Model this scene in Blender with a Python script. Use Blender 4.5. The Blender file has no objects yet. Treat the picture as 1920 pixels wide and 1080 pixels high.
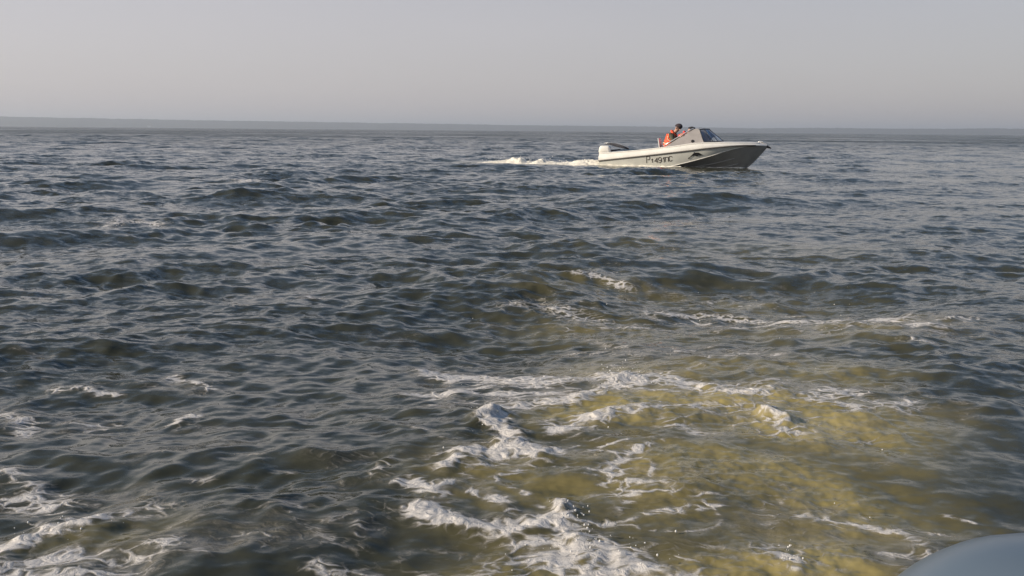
import bpy, bmesh, math, random
import numpy as np
from mathutils import Vector, Matrix

random.seed(7)
RNG = np.random.RandomState(11)
scene = bpy.context.scene
C = scene.collection
R = math.radians

# ------------------------------------------------------------------ camera
F_PX, CAM_H = 1800.0, 1.00
PITCH = math.atan(295.3 / F_PX)
ROLL = R(0.49)
cam_data = bpy.data.cameras.new('camera')
cam = bpy.data.objects.new('camera', cam_data)
C.objects.link(cam)
scene.camera = cam
cam_data.sensor_width = 36.0
cam_data.lens = 36.0 * F_PX / 1920.0
cam_data.clip_start = 0.05
cam_data.clip_end = 60000
CAM_ROT = Matrix.Rotation(math.pi / 2 - PITCH, 4, 'X') @ Matrix.Rotation(ROLL, 4, 'Z')
cam.matrix_world = Matrix.Translation((0, 0, CAM_H)) @ CAM_ROT

def ray(px, py):
    v = Vector(((px - 960.0) / F_PX, -(py - 540.0) / F_PX, -1.0))
    return (CAM_ROT.to_3x3() @ v)

def ground(px, py, z=0.0):
    d = ray(px, py)
    t = (z - CAM_H) / d.z
    return (d.x * t, d.y * t)

# ------------------------------------------------------------------ light
SUN_EL = R(25.0)
SUN_DIR = Vector((-0.97, -0.25, 0)).normalized()          # horizontal direction towards the sun
sun_vec = Vector((SUN_DIR.x * math.cos(SUN_EL), SUN_DIR.y * math.cos(SUN_EL), math.sin(SUN_EL)))
sl = bpy.data.lights.new('sun', 'SUN')
sl.energy = 4.6
sl.angle = R(0.6)
sl.color = (1.0, 0.87, 0.70)
sun = bpy.data.objects.new('sun', sl)
C.objects.link(sun)
sun.rotation_euler = sun_vec.to_track_quat('Z', 'Y').to_euler()

world = bpy.data.worlds.new('World')
scene.world = world
world.use_nodes = True
nt = world.node_tree
for n in list(nt.nodes):
    nt.nodes.remove(n)
sky = nt.nodes.new('ShaderNodeTexSky')
sky.sky_type = 'NISHITA'
sky.sun_disc = False
sky.sun_elevation = SUN_EL
sky.sun_rotation = math.atan2(SUN_DIR.x, SUN_DIR.y)
sky.altitude = 0
sky.air_density = 1.0
sky.dust_density = 1.6
sky.ozone_density = 1.5
hs = nt.nodes.new('ShaderNodeHueSaturation')
hs.inputs['Saturation'].default_value = 1.2
bgn = nt.nodes.new('ShaderNodeBackground')
bgn.inputs['Strength'].default_value = 0.104
wo = nt.nodes.new('ShaderNodeOutputWorld')
nt.links.new(sky.outputs[0], hs.inputs['Color'])
# thin even veil of high haze over the clear sky
veil = nt.nodes.new('ShaderNodeMix'); veil.data_type = 'RGBA'
wtc = nt.nodes.new('ShaderNodeTexCoord'); wsep = nt.nodes.new('ShaderNodeSeparateXYZ'); wmr = nt.nodes.new('ShaderNodeMapRange')
wmr.interpolation_type = 'SMOOTHSTEP'
for k_, v_ in zip((1, 2, 3, 4), (0.08, 0.42, 0.74, 0.0)): wmr.inputs[k_].default_value = v_
nt.links.new(wtc.outputs['Generated'], wsep.inputs[0]); nt.links.new(wsep.outputs['Z'], wmr.inputs[0]); nt.links.new(wmr.outputs[0], veil.inputs['Factor'])
# the haze scatters a little more light on the sun's side
wdt = nt.nodes.new('ShaderNodeVectorMath'); wdt.operation = 'DOT_PRODUCT'; wdt.inputs[1].default_value = (SUN_DIR.x, SUN_DIR.y, 0)
wma = nt.nodes.new('ShaderNodeMath'); wma.operation = 'MULTIPLY_ADD'; wma.inputs[1].default_value = 0.26; wma.inputs[2].default_value = 1.05
wsc = nt.nodes.new('ShaderNodeVectorMath'); wsc.operation = 'SCALE'; wsc.inputs[0].default_value = (6.0, 5.50, 5.68)
nt.links.new(wtc.outputs['Generated'], wdt.inputs[0]); nt.links.new(wdt.outputs['Value'], wma.inputs[0])
wmp = nt.nodes.new('ShaderNodeMapping'); wmp.inputs['Scale'].default_value = (1.2, 1.2, 5.0)
wnz = nt.nodes.new('ShaderNodeTexNoise'); wnz.inputs['Scale'].default_value = 1.4; wnz.inputs['Detail'].default_value = 4
wmm = nt.nodes.new('ShaderNodeMath'); wmm.operation = 'MULTIPLY_ADD'; wmm.inputs[1].default_value = 0.14
nt.links.new(wtc.outputs['Generated'], wmp.inputs['Vector']); nt.links.new(wmp.outputs[0], wnz.inputs['Vector'])
nt.links.new(wnz.outputs['Fac'], wmm.inputs[0]); nt.links.new(wma.outputs[0], wmm.inputs[2]); wma.inputs[2].default_value = 0.99
nt.links.new(wmm.outputs[0], wsc.inputs['Scale']); nt.links.new(wsc.outputs[0], veil.inputs['B'])
nt.links.new(hs.outputs[0], veil.inputs['A'])
nt.links.new(veil.outputs['Result'], bgn.inputs['Color'])
nt.links.new(bgn.outputs[0], wo.inputs['Surface'])

scene.view_settings.view_transform = 'Standard'
scene.view_settings.look = 'None'
scene.view_settings.gamma = 1.0
scene.view_settings.exposure = 0.0
scene.view_settings.use_curve_mapping = False
scene.cycles.use_denoising = True
scene.cycles.max_bounces = 8
scene.cycles.volume_bounces = 0
scene.cycles.caustics_reflective = False
scene.cycles.caustics_refractive = False
scene.cycles.sample_clamp_indirect = 6.0

# ------------------------------------------------------------------ helpers
def tag(o, label=None, cat=None, group=None, kind=None):
    if label: o['label'] = label
    if cat: o['category'] = cat
    if group: o['group'] = group
    if kind: o['kind'] = kind
    return o

def empty(name, loc=(0, 0, 0), rz=0.0):
    o = bpy.data.objects.new(name, None)
    o.empty_display_size = 0.2
    C.objects.link(o)
    o.location = loc
    o.rotation_euler = (0, 0, rz)
    return o

def link_mesh(name, verts, faces, mat=None, parent=None, smooth=False):
    me = bpy.data.meshes.new(name)
    me.from_pydata([tuple(v) for v in verts], [], faces)
    me.validate(); me.update()
    o = bpy.data.objects.new(name, me)
    C.objects.link(o)
    if mat: me.materials.append(mat)
    if smooth: me.polygons.foreach_set('use_smooth', [True] * len(me.polygons))
    if parent: o.parent = parent
    return o

def link_bm(name, bm, mat=None, parent=None, smooth=False):
    me = bpy.data.meshes.new(name)
    bmesh.ops.recalc_face_normals(bm, faces=bm.faces)
    bm.to_mesh(me); bm.free()
    o = bpy.data.objects.new(name, me)
    C.objects.link(o)
    if mat: me.materials.append(mat)
    if smooth: me.polygons.foreach_set('use_smooth', [True] * len(me.polygons))
    if parent: o.parent = parent
    return o

def tube(bm, pts, rad, seg=8, cap=True):
    pts = [Vector(p) for p in pts]
    rads = rad if isinstance(rad, (list, tuple)) else [rad] * len(pts)
    rings = []
    for i, p in enumerate(pts):
        t = (pts[min(i + 1, len(pts) - 1)] - pts[max(i - 1, 0)]).normalized()
        a = Vector((0, 0, 1)) if abs(t.z) < 0.9 else Vector((1, 0, 0))
        u = t.cross(a).normalized(); v = t.cross(u).normalized()
        rings.append([bm.verts.new(p + (u * math.cos(2 * math.pi * k / seg) + v * math.sin(2 * math.pi * k / seg)) * rads[i]) for k in range(seg)])
    for a, b in zip(rings, rings[1:]):
        for k in range(seg):
            bm.faces.new((a[k], a[(k + 1) % seg], b[(k + 1) % seg], b[k]))
    if cap:
        bm.faces.new(rings[0][::-1]); bm.faces.new(rings[-1])

def box(bm, c, s, bev=0.0, rot=None):
    r = bmesh.ops.create_cube(bm, size=1.0)
    vs = r['verts']
    for v in vs:
        v.co = Vector((v.co.x * s[0], v.co.y * s[1], v.co.z * s[2]))
    if bev:
        es = list({e for v in vs for e in v.link_edges})
        r2 = bmesh.ops.bevel(bm, geom=es, offset=bev, segments=3, affect='EDGES', profile=0.5)
        vs = list({v for f in r2['faces'] for v in f.verts} | {v for v in vs if v.is_valid})
    for v in vs:
        co = v.co
        if rot is not None: co = rot @ co
        v.co = co + Vector(c)

def ellipsoid(bm, c, s, seg=16, rings=10, rot=None):
    r = bmesh.ops.create_uvsphere(bm, u_segments=seg, v_segments=rings, radius=1.0)
    for v in r['verts']:
        co = Vector((v.co.x * s[0], v.co.y * s[1], v.co.z * s[2]))
        if rot is not None: co = rot @ co
        v.co = co + Vector(c)
    return r['verts']

# materials
def principled(name, col, rough=0.5, metal=0.0, var=0.12, scale=6.0, bump=0.0, spec=None, coat=0.0):
    m = bpy.data.materials.new(name)
    m.use_nodes = True
    t = m.node_tree
    b = t.nodes['Principled BSDF']
    b.inputs['Roughness'].default_value = rough
    b.inputs['Metallic'].default_value = metal
    if coat: b.inputs['Coat Weight'].default_value = coat
    tc = t.nodes.new('ShaderNodeTexCoord')
    nz = t.nodes.new('ShaderNodeTexNoise')
    nz.inputs['Scale'].default_value = scale
    nz.inputs['Detail'].default_value = 6
    nz.inputs['Roughness'].default_value = 0.65
    t.links.new(tc.outputs['Object'], nz.inputs['Vector'])
    rmp = t.nodes.new('ShaderNodeValToRGB')
    rmp.color_ramp.elements[0].position = 0.3
    rmp.color_ramp.elements[1].position = 0.7
    rmp.color_ramp.elements[0].color = (*[c * (1 - var) for c in col], 1)
    rmp.color_ramp.elements[1].color = (*[min(1, c * (1 + var)) for c in col], 1)
    t.links.new(nz.outputs['Fac'], rmp.inputs['Fac'])
    t.links.new(rmp.outputs['Color'], b.inputs['Base Color'])
    if bump:
        bp = t.nodes.new('ShaderNodeBump')
        bp.inputs['Strength'].default_value = bump
        bp.inputs['Distance'].default_value = 0.02
        t.links.new(nz.outputs['Fac'], bp.inputs['Height'])
        t.links.new(bp.outputs['Normal'], b.inputs['Normal'])
    return m

# ------------------------------------------------------------------ numpy noise
_perm = np.arange(512); RNG.shuffle(_perm)
_ang = RNG.rand(512) * 2 * np.pi
_gx, _gy = np.cos(_ang).astype(np.float32), np.sin(_ang).astype(np.float32)

def perlin(x, y):
    xi = np.floor(x).astype(np.int64); yi = np.floor(y).astype(np.int64)
    xf = (x - xi).astype(np.float32); yf = (y - yi).astype(np.float32)
    u = xf * xf * xf * (xf * (xf * 6 - 15) + 10); v = yf * yf * yf * (yf * (yf * 6 - 15) + 10)
    def g(ix, iy, fx, fy):
        h = _perm[(_perm[(xi + ix) & 511] + yi + iy) & 511]
        return _gx[h] * fx + _gy[h] * fy
    a = g(0, 0, xf, yf); b = g(1, 0, xf - 1, yf); c = g(0, 1, xf, yf - 1); d = g(1, 1, xf - 1, yf - 1)
    ab = a + u * (b - a); cd = c + u * (d - c)
    return (ab + v * (cd - ab)) * 1.45

def fbm(x, y, octs=4, gain=0.5, lac=2.03):
    s = np.zeros(x.shape, np.float32); a = 1.0; n = 0.0
    for i in range(octs):
        s += a * perlin(x + 17.3 * i, y - 9.1 * i); n += a
        a *= gain; x = x * lac; y = y * lac
    return s / n

def smooth(e0, e1, x):
    t = np.clip((x - e0) / (e1 - e0), 0, 1)
    return t * t * (3 - 2 * t)

# ------------------------------------------------------------------ boat placement
BOAT_X, BOAT_Y = ground(1131 + 0, 314.5)      # the stern on the water
_bs = 28.7 / BOAT_Y
BOAT_X, BOAT_Y = BOAT_X * _bs, 28.7 + 0.35
BEAR = math.atan2(BOAT_X + 2.3, BOAT_Y)
YAW = -(BEAR + R(10.5))
BOAT_X += 0.08
CB, SB = math.cos(YAW), math.sin(YAW)

def to_boat(x, y):
    dx, dy = x - BOAT_X, y - BOAT_Y
    return dx * CB + dy * SB, -dx * SB + dy * CB

# ------------------------------------------------------------------ the water
# foam streaks as seen, each: points in the photograph, half width (m), strength, raised height (m)
FOAM = [
    ([(0, 1045), (60, 1005), (150, 985)], .075, 1.0, .045), ([(60, 1072), (120, 1062), (180, 1062)], .05, .9, .02),
    ([(-60, 1120), (60, 1100), (200, 1100)], .08, .8, .02),
    ([(0, 755), (60, 772), (75, 800)], .07, .75, .01), ([(0, 820), (45, 815)], .06, .55, .0), ([(0, 880), (75, 905)], .06, .75, .01),
    ([(290, 778), (320, 768), (352, 762)], .03, .95, .02), ([(145, 776), (190, 773)], .04, .7, .0), ([(120, 795), (230, 800), (330, 785)], .03, .55, .0),
    ([(100, 715), (160, 718), (208, 722)], .035, .8, .01), ([(320, 690), (365, 698), (402, 716)], .035, .85, .015),
    ([(165, 428), (235, 415), (292, 420)], .10, .8, .02), ([(0, 440), (70, 430)], .09, .65, .02), ([(985, 436), (1035, 437)], .10, .6, .02),
    ([(1120, 412), (1190, 408)], .12, .5, .02), ([(430, 577), (470, 575)], .04, .6, .01), ([(570, 553), (597, 560)], .04, .8, .02),
    ([(55, 625), (110, 620)], .05, .55, .01), ([(750, 820), (800, 850)], .02, .6, .01), ([(440, 858), (490, 860)], .02, .55, .01),
    ([(460, 342), (466, 346)], .12, .9, .05), ([(440, 188 + 95), (455, 283)], .2, .5, .02),
    ([(830, 688), (900, 700), (980, 712), (1080, 712), (1160, 703)], .10, .88, .02), ([(890, 705), (1000, 695), (1170, 680)], .06, .55, .01),
    ([(1030, 820), (1100, 806), (1175, 793)], .06, .95, .04), ([(930, 782), (1030, 770), (1095, 750), (1170, 724), (1250, 728), (1340, 752), (1420, 760)], .09, .86, .03),
    ([(1170, 715), (1180, 730)], .06, 1.0, .07),
    ([(905, 790), (920, 820), (935, 840), (950, 852)], .045, 1.0, .08), ([(848, 888), (900, 870), (960, 862), (1015, 872)], .06, 1.0, .05),
    ([(760, 920), (800, 938), (835, 925)], .045, .85, .03), ([(700, 905), (730, 885)], .03, .6, .02),
    ([(1058, 965), (1070, 985)], .03, 1.0, .08), ([(780, 972), (850, 1002), (950, 1022), (1010, 1012), (1062, 985), (1085, 1030), (1130, 1052), (1190, 1078)], .06, 1.0, .05),
    ([(1000, 1060), (1080, 1070), (1160, 1090), (1260, 1110)], .08, .9, .03), ([(600, 1090), (800, 1110), (1000, 1100)], .06, .7, .02),
    ([(870, 936), (920, 938), (955, 965), (965, 995)], .028, .85, .02), ([(955, 915), (1012, 966)], .018, .7, .01), ([(880, 1005), (830, 960)], .02, .6, .01),
    ([(1120, 1012), (1200, 1002), (1290, 985), (1352, 965)], .03, .75, .01), ([(1040, 850), (1100, 880), (1060, 905)], .035, .5, .01),
    ([(1230, 800), (1290, 830), (1330, 850)], .03, .55, .01), ([(1330, 745), (1420, 735), (1520, 745), (1600, 772), (1720, 805)], .07, .62, .02),
    ([(1320, 712), (1480, 705), (1560, 715)], .05, .5, .0), ([(1350, 880), (1450, 890), (1600, 870)], .05, .42, .0), ([(1480, 855), (1540, 850)], .03, .6, .01),
    ([(1455, 803), (1465, 822)], .02, .95, .07), ([(1560, 760), (1640, 740), (1700, 745)], .05, .5, .0),
    ([(1085, 520), (1150, 527), (1185, 532)], .07, .75, .02), ([(965, 565), (1010, 560), (1060, 575), (1150, 592), (1230, 597)], .09, .68, .02),
    ([(1240, 570), (1350, 575), (1465, 590)], .07, .75, .02), ([(1280, 604), (1500, 600), (1600, 610), (1770, 605)], .07, .55, .01),
    ([(1065, 590), (1100, 612), (1148, 642)], .05, .6, .01), ([(1250, 535), (1400, 548), (1500, 562)], .08, .5, .01), ([(1120, 678), (1250, 655), (1370, 640)], .07, .55, .01),
    ([(1280, 655), (1480, 650)], .06, .4, .0), ([(1500, 992), (1620, 1000), (1700, 1026), (1745, 1048)], .035, .75, .02), ([(1600, 1062), (1710, 1078)], .03, .65, .01),
    ([(1790, 985), (1850, 998)], .02, .7, .01), ([(1685, 660), (1735, 667)], .05, .75, .02), ([(1880, 722), (1920, 722)], .04, .5, .01),
    ([(1460, 1065), (1480, 1085)], .03, .9, .04), ([(380, 1055), (470, 1040), (560, 1050)], .09, .52, .01), ([(430, 975), (500, 960), (560, 1000)], .09, .48, .01),
    ([(520, 880), (560, 885)], .03, .6, .01), ([(680, 1000), (740, 960)], .05, .45, .01), ([(1220, 465), (1290, 462)], .14, .5, .02),
    ([(1150, 503), (1200, 510)], .1, .45, .02), ([(1050, 640), (1200, 660), (1330, 648)], .07, .6, .01), ([(1380, 560), (1480, 575), (1560, 590)], .06, .55, .01),
    ([(1480, 610), (1560, 585), (1600, 580)], .05, .6, .01), ([(860, 660), (960, 668), (1050, 664)], .05, .5, .0), ([(1560, 615), (1700, 610), (1800, 603)], .05, .55, .0),
    ([(240, 860), (290, 850), (330, 845)], .03, .6, .01), ([(360, 905), (420, 890)], .025, .6, .0), ([(500, 805), (560, 800)], .025, .55, .0), ([(60, 660), (110, 670)], .04, .5, .0),
    ([(610, 1000), (650, 985), (690, 1010)], .05, .55, .01), ([(330, 1010), (390, 1000)], .04, .5, .0), ([(210, 1075), (260, 1060), (330, 1078)], .05, .6, .01), ([(480, 700), (540, 690)], .03, .45, .0),
    ([(1740, 760), (1830, 790)], .04, .55, .01), ([(1640, 900), (1760, 880)], .04, .45, .0), ([(1420, 930), (1540, 950)], .03, .5, .0), ([(1200, 900), (1330, 910)], .03, .45, .0), ([(1500, 520), (1400, 508)], .1, .35, .01),
]
FROTH = [
    ([(860, 735), (1180, 725), (1450, 735), (1720, 800)], .32, 1.12), ([(1160, 770), (1350, 790), (1480, 800)], .14, 1.05), ([(900, 880), (1150, 860), (1250, 1000)], .26, .95),
    ([(850, 1060), (1200, 1080), (1500, 1060), (1740, 1050)], .20, .95), ([(1250, 820), (1500, 830), (1700, 850)], .22, .92),
    ([(1300, 960), (1650, 980)], .16, .72), ([(1100, 670), (1400, 660)], .40, .80), ([(1050, 580), (1400, 590), (1750, 612)], .55, 1.02),
    ([(1080, 520), (1450, 550)], .5, .95), ([(0, 770), (330, 790)], .25, .66), ([(0, 900), (200, 960), (0, 1050)], .25, .80),
    ([(350, 1050), (620, 1040)], .18, .80), ([(430, 850), (800, 880)], .22, .56), ([(620, 930), (760, 900)], .12, .75), ([(100, 700), (420, 710)], .25, .6),
    ([(60, 430), (300, 420)], .5, .55), ([(750, 620), (1000, 640)], .4, .45),
]
TURB = [
    ([(1180, 790), (1400, 780), (1560, 820)], .27, 1.05), ([(1220, 920), (1440, 925), (1500, 940)], .24, .66),
    ([(1260, 1060), (1480, 1045)], .16, .85), ([(1380, 700), (1500, 710)], .28, .50), ([(900, 900), (1100, 930)], .16, .40),
    ([(1150, 700), (1300, 690)], .25, .5), ([(1150, 600), (1450, 620), (1650, 615)], .35, .30), ([(1120, 530), (1450, 560)], .40, .26),
    ([(1200, 460), (1500, 470)], .6, .14), ([(60, 1040), (150, 1010)], .12, .22), ([(1000, 1080), (1250, 1150)], .25, .55),
]

def seg_dist(x, y, pts):
    best = np.full(x.shape, 1e9, np.float32)
    for (ax, ay), (bx, by) in zip(pts, pts[1:]):
        dx, dy = bx - ax, by - ay
        L = dx * dx + dy * dy + 1e-9
        t = np.clip(((x - ax) * dx + (y - ay) * dy) / L, 0, 1)
        best = np.minimum(best, np.hypot(x - ax - t * dx, y - ay - t * dy))
    return best

def wave_set():
    w = []
    rs = np.random.RandomState(5)
    bands = [  # wavelength range, count, rms height, spread, chop, mean direction
        (4.2, 7.0, 10, .018, .35, .7, R(-70)), (2.2, 4.2, 16, .030, .50, .8, R(-68)),
        (1.2, 2.2, 22, .014, .65, .8, R(-75)), (.6, 1.2, 30, .0075, .75, .7, R(-80)),
        (.3, .6, 40, .0060, .85, .6, R(-85)), (.14, .3, 40, .0032, 1.1, .4, R(-85)), (.07, .14, 36, .0012, 1.2, .2, R(-80))]
    for lo, hi, n, rms, spread, q, md in bands:
        a = rms * math.sqrt(2.0 / n)
        for i in range(n):
            lam = lo * (hi / lo) ** ((i + rs.rand()) / n)
            th = md + rs.randn() * spread
            w.append((lam, a * rs.uniform(.6, 1.3), th, rs.rand() * 2 * np.pi, q))
    return w
WAVES = wave_set()

def build_water():
    AF = R(42)
    fine = np.arange(-AF, AF, 0.00172)
    coarse = np.arange(AF, 2 * np.pi - AF, R(2.0))
    az = np.concatenate([fine, coarse])
    daz = np.concatenate([np.full(len(fine), .00172), np.full(len(coarse), R(2.0))])
    def run(a, b, s):
        n = int(math.log(b / a) / s); return a * np.exp(np.arange(n) * math.log(b / a) / n)
    rr = np.concatenate([run(.35, 1.9, .014), run(1.9, 6, .0029), run(6, 30, .0052), run(30, 130, .0055), run(130, 420, .011), run(400, 14000, .05), [14000.0]])
    dr = np.gradient(rr)
    NR, NA = len(rr), len(az)
    RR, AZ = np.meshgrid(rr, az, indexing='ij')
    X0 = (RR * np.sin(AZ)).astype(np.float32).ravel(); Y0 = (RR * np.cos(AZ)).astype(np.float32).ravel()
    SP = np.maximum(np.repeat(dr[:, None], NA, 1), RR * daz[None, :]).astype(np.float32).ravel()
    RF = RR.astype(np.float32).ravel()
    X = X0.copy(); Y = Y0.copy(); Z = np.zeros_like(X)
    # calmer lane behind our own boat
    gx, gy = fbm(X0 * .25, Y0 * .25, 2), None
    lane_pts = [ground(1400, 1080), ground(1400, 800), ground(1430, 600), ground(1560, 480), ground(1700, 400), ground(1850, 330), ground(2000, 290)]
    lane_d = seg_dist(X0, Y0, lane_pts)
    lane_w = .5 + .16 * np.clip(Y0, 0, 60)
    lane = (1 - smooth(.5, 1.15, lane_d / lane_w + .25 * gx)) * smooth(5, 9, Y0)
    bx, by = to_boat(X0, Y0)
    near_boat = 1 - smooth(.4, 1.6, np.maximum(np.abs(by) - .9, np.maximum(-4.0 - bx, bx - 4.8)))
    wake_core = 1 - smooth(.7, 1.2, seg_dist(X0, Y0, [ground(1350, 1080), ground(1380, 800), ground(1350, 700)]) / .9)
    group = 1 + .45 * fbm(X0 * .12 + 3, Y0 * .12, 2)
    group2 = np.clip(1 + 1.1 * fbm(X0 * .33 + 9, Y0 * .45, 3), .25, 2)
    sel = RF < 420
    grp2 = group2[sel]
    nearf = .44 + .56 * smooth(2.8, 8.0, ys_ := Y0[sel])
    xs, ys, sp = X0[sel], Y0[sel], SP[sel]
    grp = group[sel]; ln = lane[sel]; nb = near_boat[sel]; wc = wake_core[sel]
    dx = np.zeros_like(xs); dy = np.zeros_like(xs); dz = np.zeros_like(xs)
    for lam, a, th, ph, q in WAVES:
        k = 2 * math.pi / lam
        fade = smooth(1.8, 3.2, lam / sp)
        idx = fade > .001
        if not idx.any(): continue
        kx, ky = k * math.cos(th), k * math.sin(th)
        p = kx * xs[idx] + ky * ys[idx] + ph
        damp = (.50 if lam < 2.2 else .62)
        amp = a * fade[idx] * (grp if lam > 1.5 else grp2)[idx] * (1 - ln[idx] * (1 - damp)) * (1 - nb[idx] * (.65 if lam > .6 else .2)) * (1 - .35 * wc[idx]) * (nearf[idx] if .28 < lam < 2.2 else 1.0)
        c, s = np.cos(p), np.sin(p)
        dz[idx] += amp * c
        dx[idx] -= q * amp * math.cos(th) * s
        dy[idx] -= q * amp * math.sin(th) * s
    # short sharp-crested chop
    def chop(scale, amp, rot, st, warp):
        c, s = math.cos(rot), math.sin(rot)
        fade = smooth(1.3, 2.6, 1.0 / scale / sp)
        k = np.where(fade > .002)[0]
        u = (xs[k] * c + ys[k] * s) * scale * st; v = (-xs[k] * s + ys[k] * c) * scale
        q = perlin(v * .7 + 4, u * .9 + 8)
        n_ = perlin(u + warp * q + 31 * scale, v + warp * perlin(u * .8, v * .8 + 5))
        r = 1.0 - np.sqrt((n_ * 1.6) ** 2 + .004)
        m = (1 - ln[k] * .50) * grp2[k] * (1 - nb[k] * .3) * (nearf[k] if scale > 1 else 1.0) * (1 + .5 * smooth(25, 70, ys[k]))
        dz[k] += amp * fade[k] * m * (r - .55)
    chop(.62, .034, .30, .62, .7)
    chop(1.25, .026, .12, .60, .6)
    chop(2.6, .015, .42, .60, .6)
    chop(5.3, .0080, -.05, .62, .5)
    chop(10.5, .0040, .35, .65, .5)
    chop(22.0, .0018, .15, .7, .4)
    X[sel] += dx; Y[sel] += dy; Z[sel] += dz
    # foam and turbid water
    foam = np.zeros_like(X); turb = np.zeros_like(X)
    nearm = (RF < 60) & (Y0 > 0) & (np.abs(X0) < Y0 * .95 + 1)
    ix = np.where(nearm)[0]
    x, y = X0[ix], Y0[ix]
    wx = x + .10 * fbm(x * 2.1, y * 2.1, 3) + .03 * perlin(x * 9, y * 9)
    wy = y + .10 * fbm(x * 2.1 + 40, y * 2.1, 3) + .03 * perlin(x * 9 + 9, y * 9)
    f = np.zeros_like(x); h = np.zeros_like(x)
    lump = np.clip(.5 + .9 * fbm(x * 9, y * 9, 3), 0, 1.4)
    for pts, w, s, hh in FOAM:
        P = [ground(*p) for p in pts]
        yy = sum(p[1] for p in P) / len(P)
        w = w * (1.0 + .12 * yy) * .8
        x0 = min(p[0] for p in P) - 3 * w - .3; x1 = max(p[0] for p in P) + 3 * w + .3
        y0 = min(p[1] for p in P) - 3 * w - .3; y1 = max(p[1] for p in P) + 3 * w + .3
        j = np.where((x > x0) & (x < x1) & (y > y0) & (y < y1))[0]
        if not len(j): continue
        d = seg_dist(wx[j], wy[j], P)
        f[j] = np.maximum(f[j], min(1.1, s * 1.12) * np.exp(-(d / (w * 1.15)) ** 2 * .8))
        if hh:
            h[j] = np.maximum(h[j], .55 * hh * np.exp(-(d / (w * 1.3)) ** 2) * lump[j])
    t = np.zeros_like(x)
    for pts, w, s in TURB:
        d = seg_dist(x + .25 * fbm(x * 1.1, y * 1.1, 3), y + .3 * fbm(x * 1.1 + 5, y * 1.1, 3), [ground(*p) for p in pts])
        t = np.maximum(t, s * np.exp(-(d / w) ** 2 * .7))
    # churned water heaves in the wake
    churn = smooth(.15, .7, t)
    h += churn * (.018 * fbm(x * 3.0, y * 3.2, 3) + .017 * (.35 - np.abs(fbm(x * 5.5, y * 8, 4, .6))) + .0045 * fbm(x * 20, y * 28, 3))
    f = np.maximum(f, churn * (.50 + .35 * fbm(x * 1.6, y * 2.4, 3)))
    # broken threads of froth carried along in the wake
    def threads(scale, st, rot, seed, lo=.80, warp=.9):
        c, s_ = math.cos(rot), math.sin(rot)
        u = (x * c + y * s_) * scale * st; v = (-x * s_ + y * c) * scale
        n_ = perlin(u + warp * perlin(u * .6 + seed, v * .6) + seed, v + warp * perlin(u * .7, v * .7 + seed * 2))
        return smooth(lo, 1.0, 1 - np.abs(n_) * 1.7)
    tA = np.maximum(threads(1.5, .50, -.25, 3.1, .74), .9 * threads(3.1, .45, .15, 7.7, .74))
    tA = np.maximum(tA, .8 * threads(6.3, .5, -.1, 12.3, .72))
    patch = smooth(-.35, .25, fbm(x * .9 + 2, y * 1.5, 3))
    fine_patch = smooth(-.3, .4, fbm(x * 5, y * 7, 3))
    for pts, w, s in FROTH:
        d = seg_dist(wx, wy, [ground(*p) for p in pts])
        m = s * np.exp(-(d / w) ** 2 * .8)
        f = np.maximum(f, m * np.clip((.50 + .72 * tA * (.45 + .55 * fine_patch)) * (.62 + .38 * patch), 0, 1.08))
    # whitecaps on the steepest crests elsewhere
    zc = Z[ix]
    cap = smooth(.135, .20, zc + .03 * fbm(x * 1.3, y * 1.3, 2)) * smooth(.1, .45, fbm(x * .5 + 30, y * .5, 2))
    f = np.maximum(f, cap * .6)
    ruff = smooth(.05, .5, fbm(x * .8 + 11, y * .8 + 7, 3)) * (1 - smooth(5, 9, y)) * .40
    f = np.maximum(f, ruff)
    # wake of the motorboat
    bxx, byy = bx[ix], by[ix]
    wk = np.exp(-((byy + .05 * bxx) / (.40 + .05 * np.clip(-bxx, 0, 9))) ** 2) * smooth(.3, -.1, bxx) * (1 - smooth(3.6, 4.8, -bxx))
    f = np.maximum(f, wk * .95)
    t = np.maximum(t, np.exp(-(byy / .8) ** 2) * smooth(.4, -.1, bxx) * (1 - smooth(3, 6, -bxx)) * .6)
    side = np.exp(-((np.abs(byy) - .80) / .10) ** 2) * smooth(2.6, 1.6, bxx) * smooth(-.6, 0, bxx)
    f = np.maximum(f, side * .8)
    hull = (1 - smooth(.45, .62, np.abs(byy))) * smooth(-.05, .15, bxx) * (1 - smooth(3.3, 3.9, bxx))
    foam[ix] = f; turb[ix] = t
    Z[ix] += h - hull * .28
    lod = smooth(.04, .9, SP)
    # mesh
    n = NR * NA
    i = np.arange(NR - 1)[:, None]; j = np.arange(NA)[None, :]
    j2 = (j + 1) % NA
    quads = np.stack([(i * NA + j), (i * NA + j2), ((i + 1) * NA + j2), ((i + 1) * NA + j)], -1).reshape(-1, 4)
    quads = quads[:, ::-1]
    nv = n + 1
    co = np.zeros((nv, 3), np.float32)
    co[:n, 0] = X; co[:n, 1] = Y; co[:n, 2] = Z
    tri = np.stack([np.full(NA, n), (np.arange(NA) + 1) % NA, np.arange(NA)], -1)
    loops = np.concatenate([quads.ravel(), tri.ravel()]).astype(np.int32)
    starts = np.concatenate([np.arange(len(quads)) * 4, len(quads) * 4 + np.arange(NA) * 3]).astype(np.int32)
    me = bpy.data.meshes.new('water')
    me.vertices.add(nv); me.vertices.foreach_set('co', co.ravel())
    me.loops.add(len(loops)); me.loops.foreach_set('vertex_index', loops)
    me.polygons.add(len(starts)); me.polygons.foreach_set('loop_start', starts)
    me.update(calc_edges=True)
    me.polygons.foreach_set('use_smooth', np.ones(len(starts), bool))
    for nm, arr in (('foam', foam), ('turbid', turb), ('coarse', lod), ('calm', lane)):
        at = me.attributes.new(nm, 'FLOAT', 'POINT')
        at.data.foreach_set('value', np.append(arr, 0).astype(np.float32))
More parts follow.
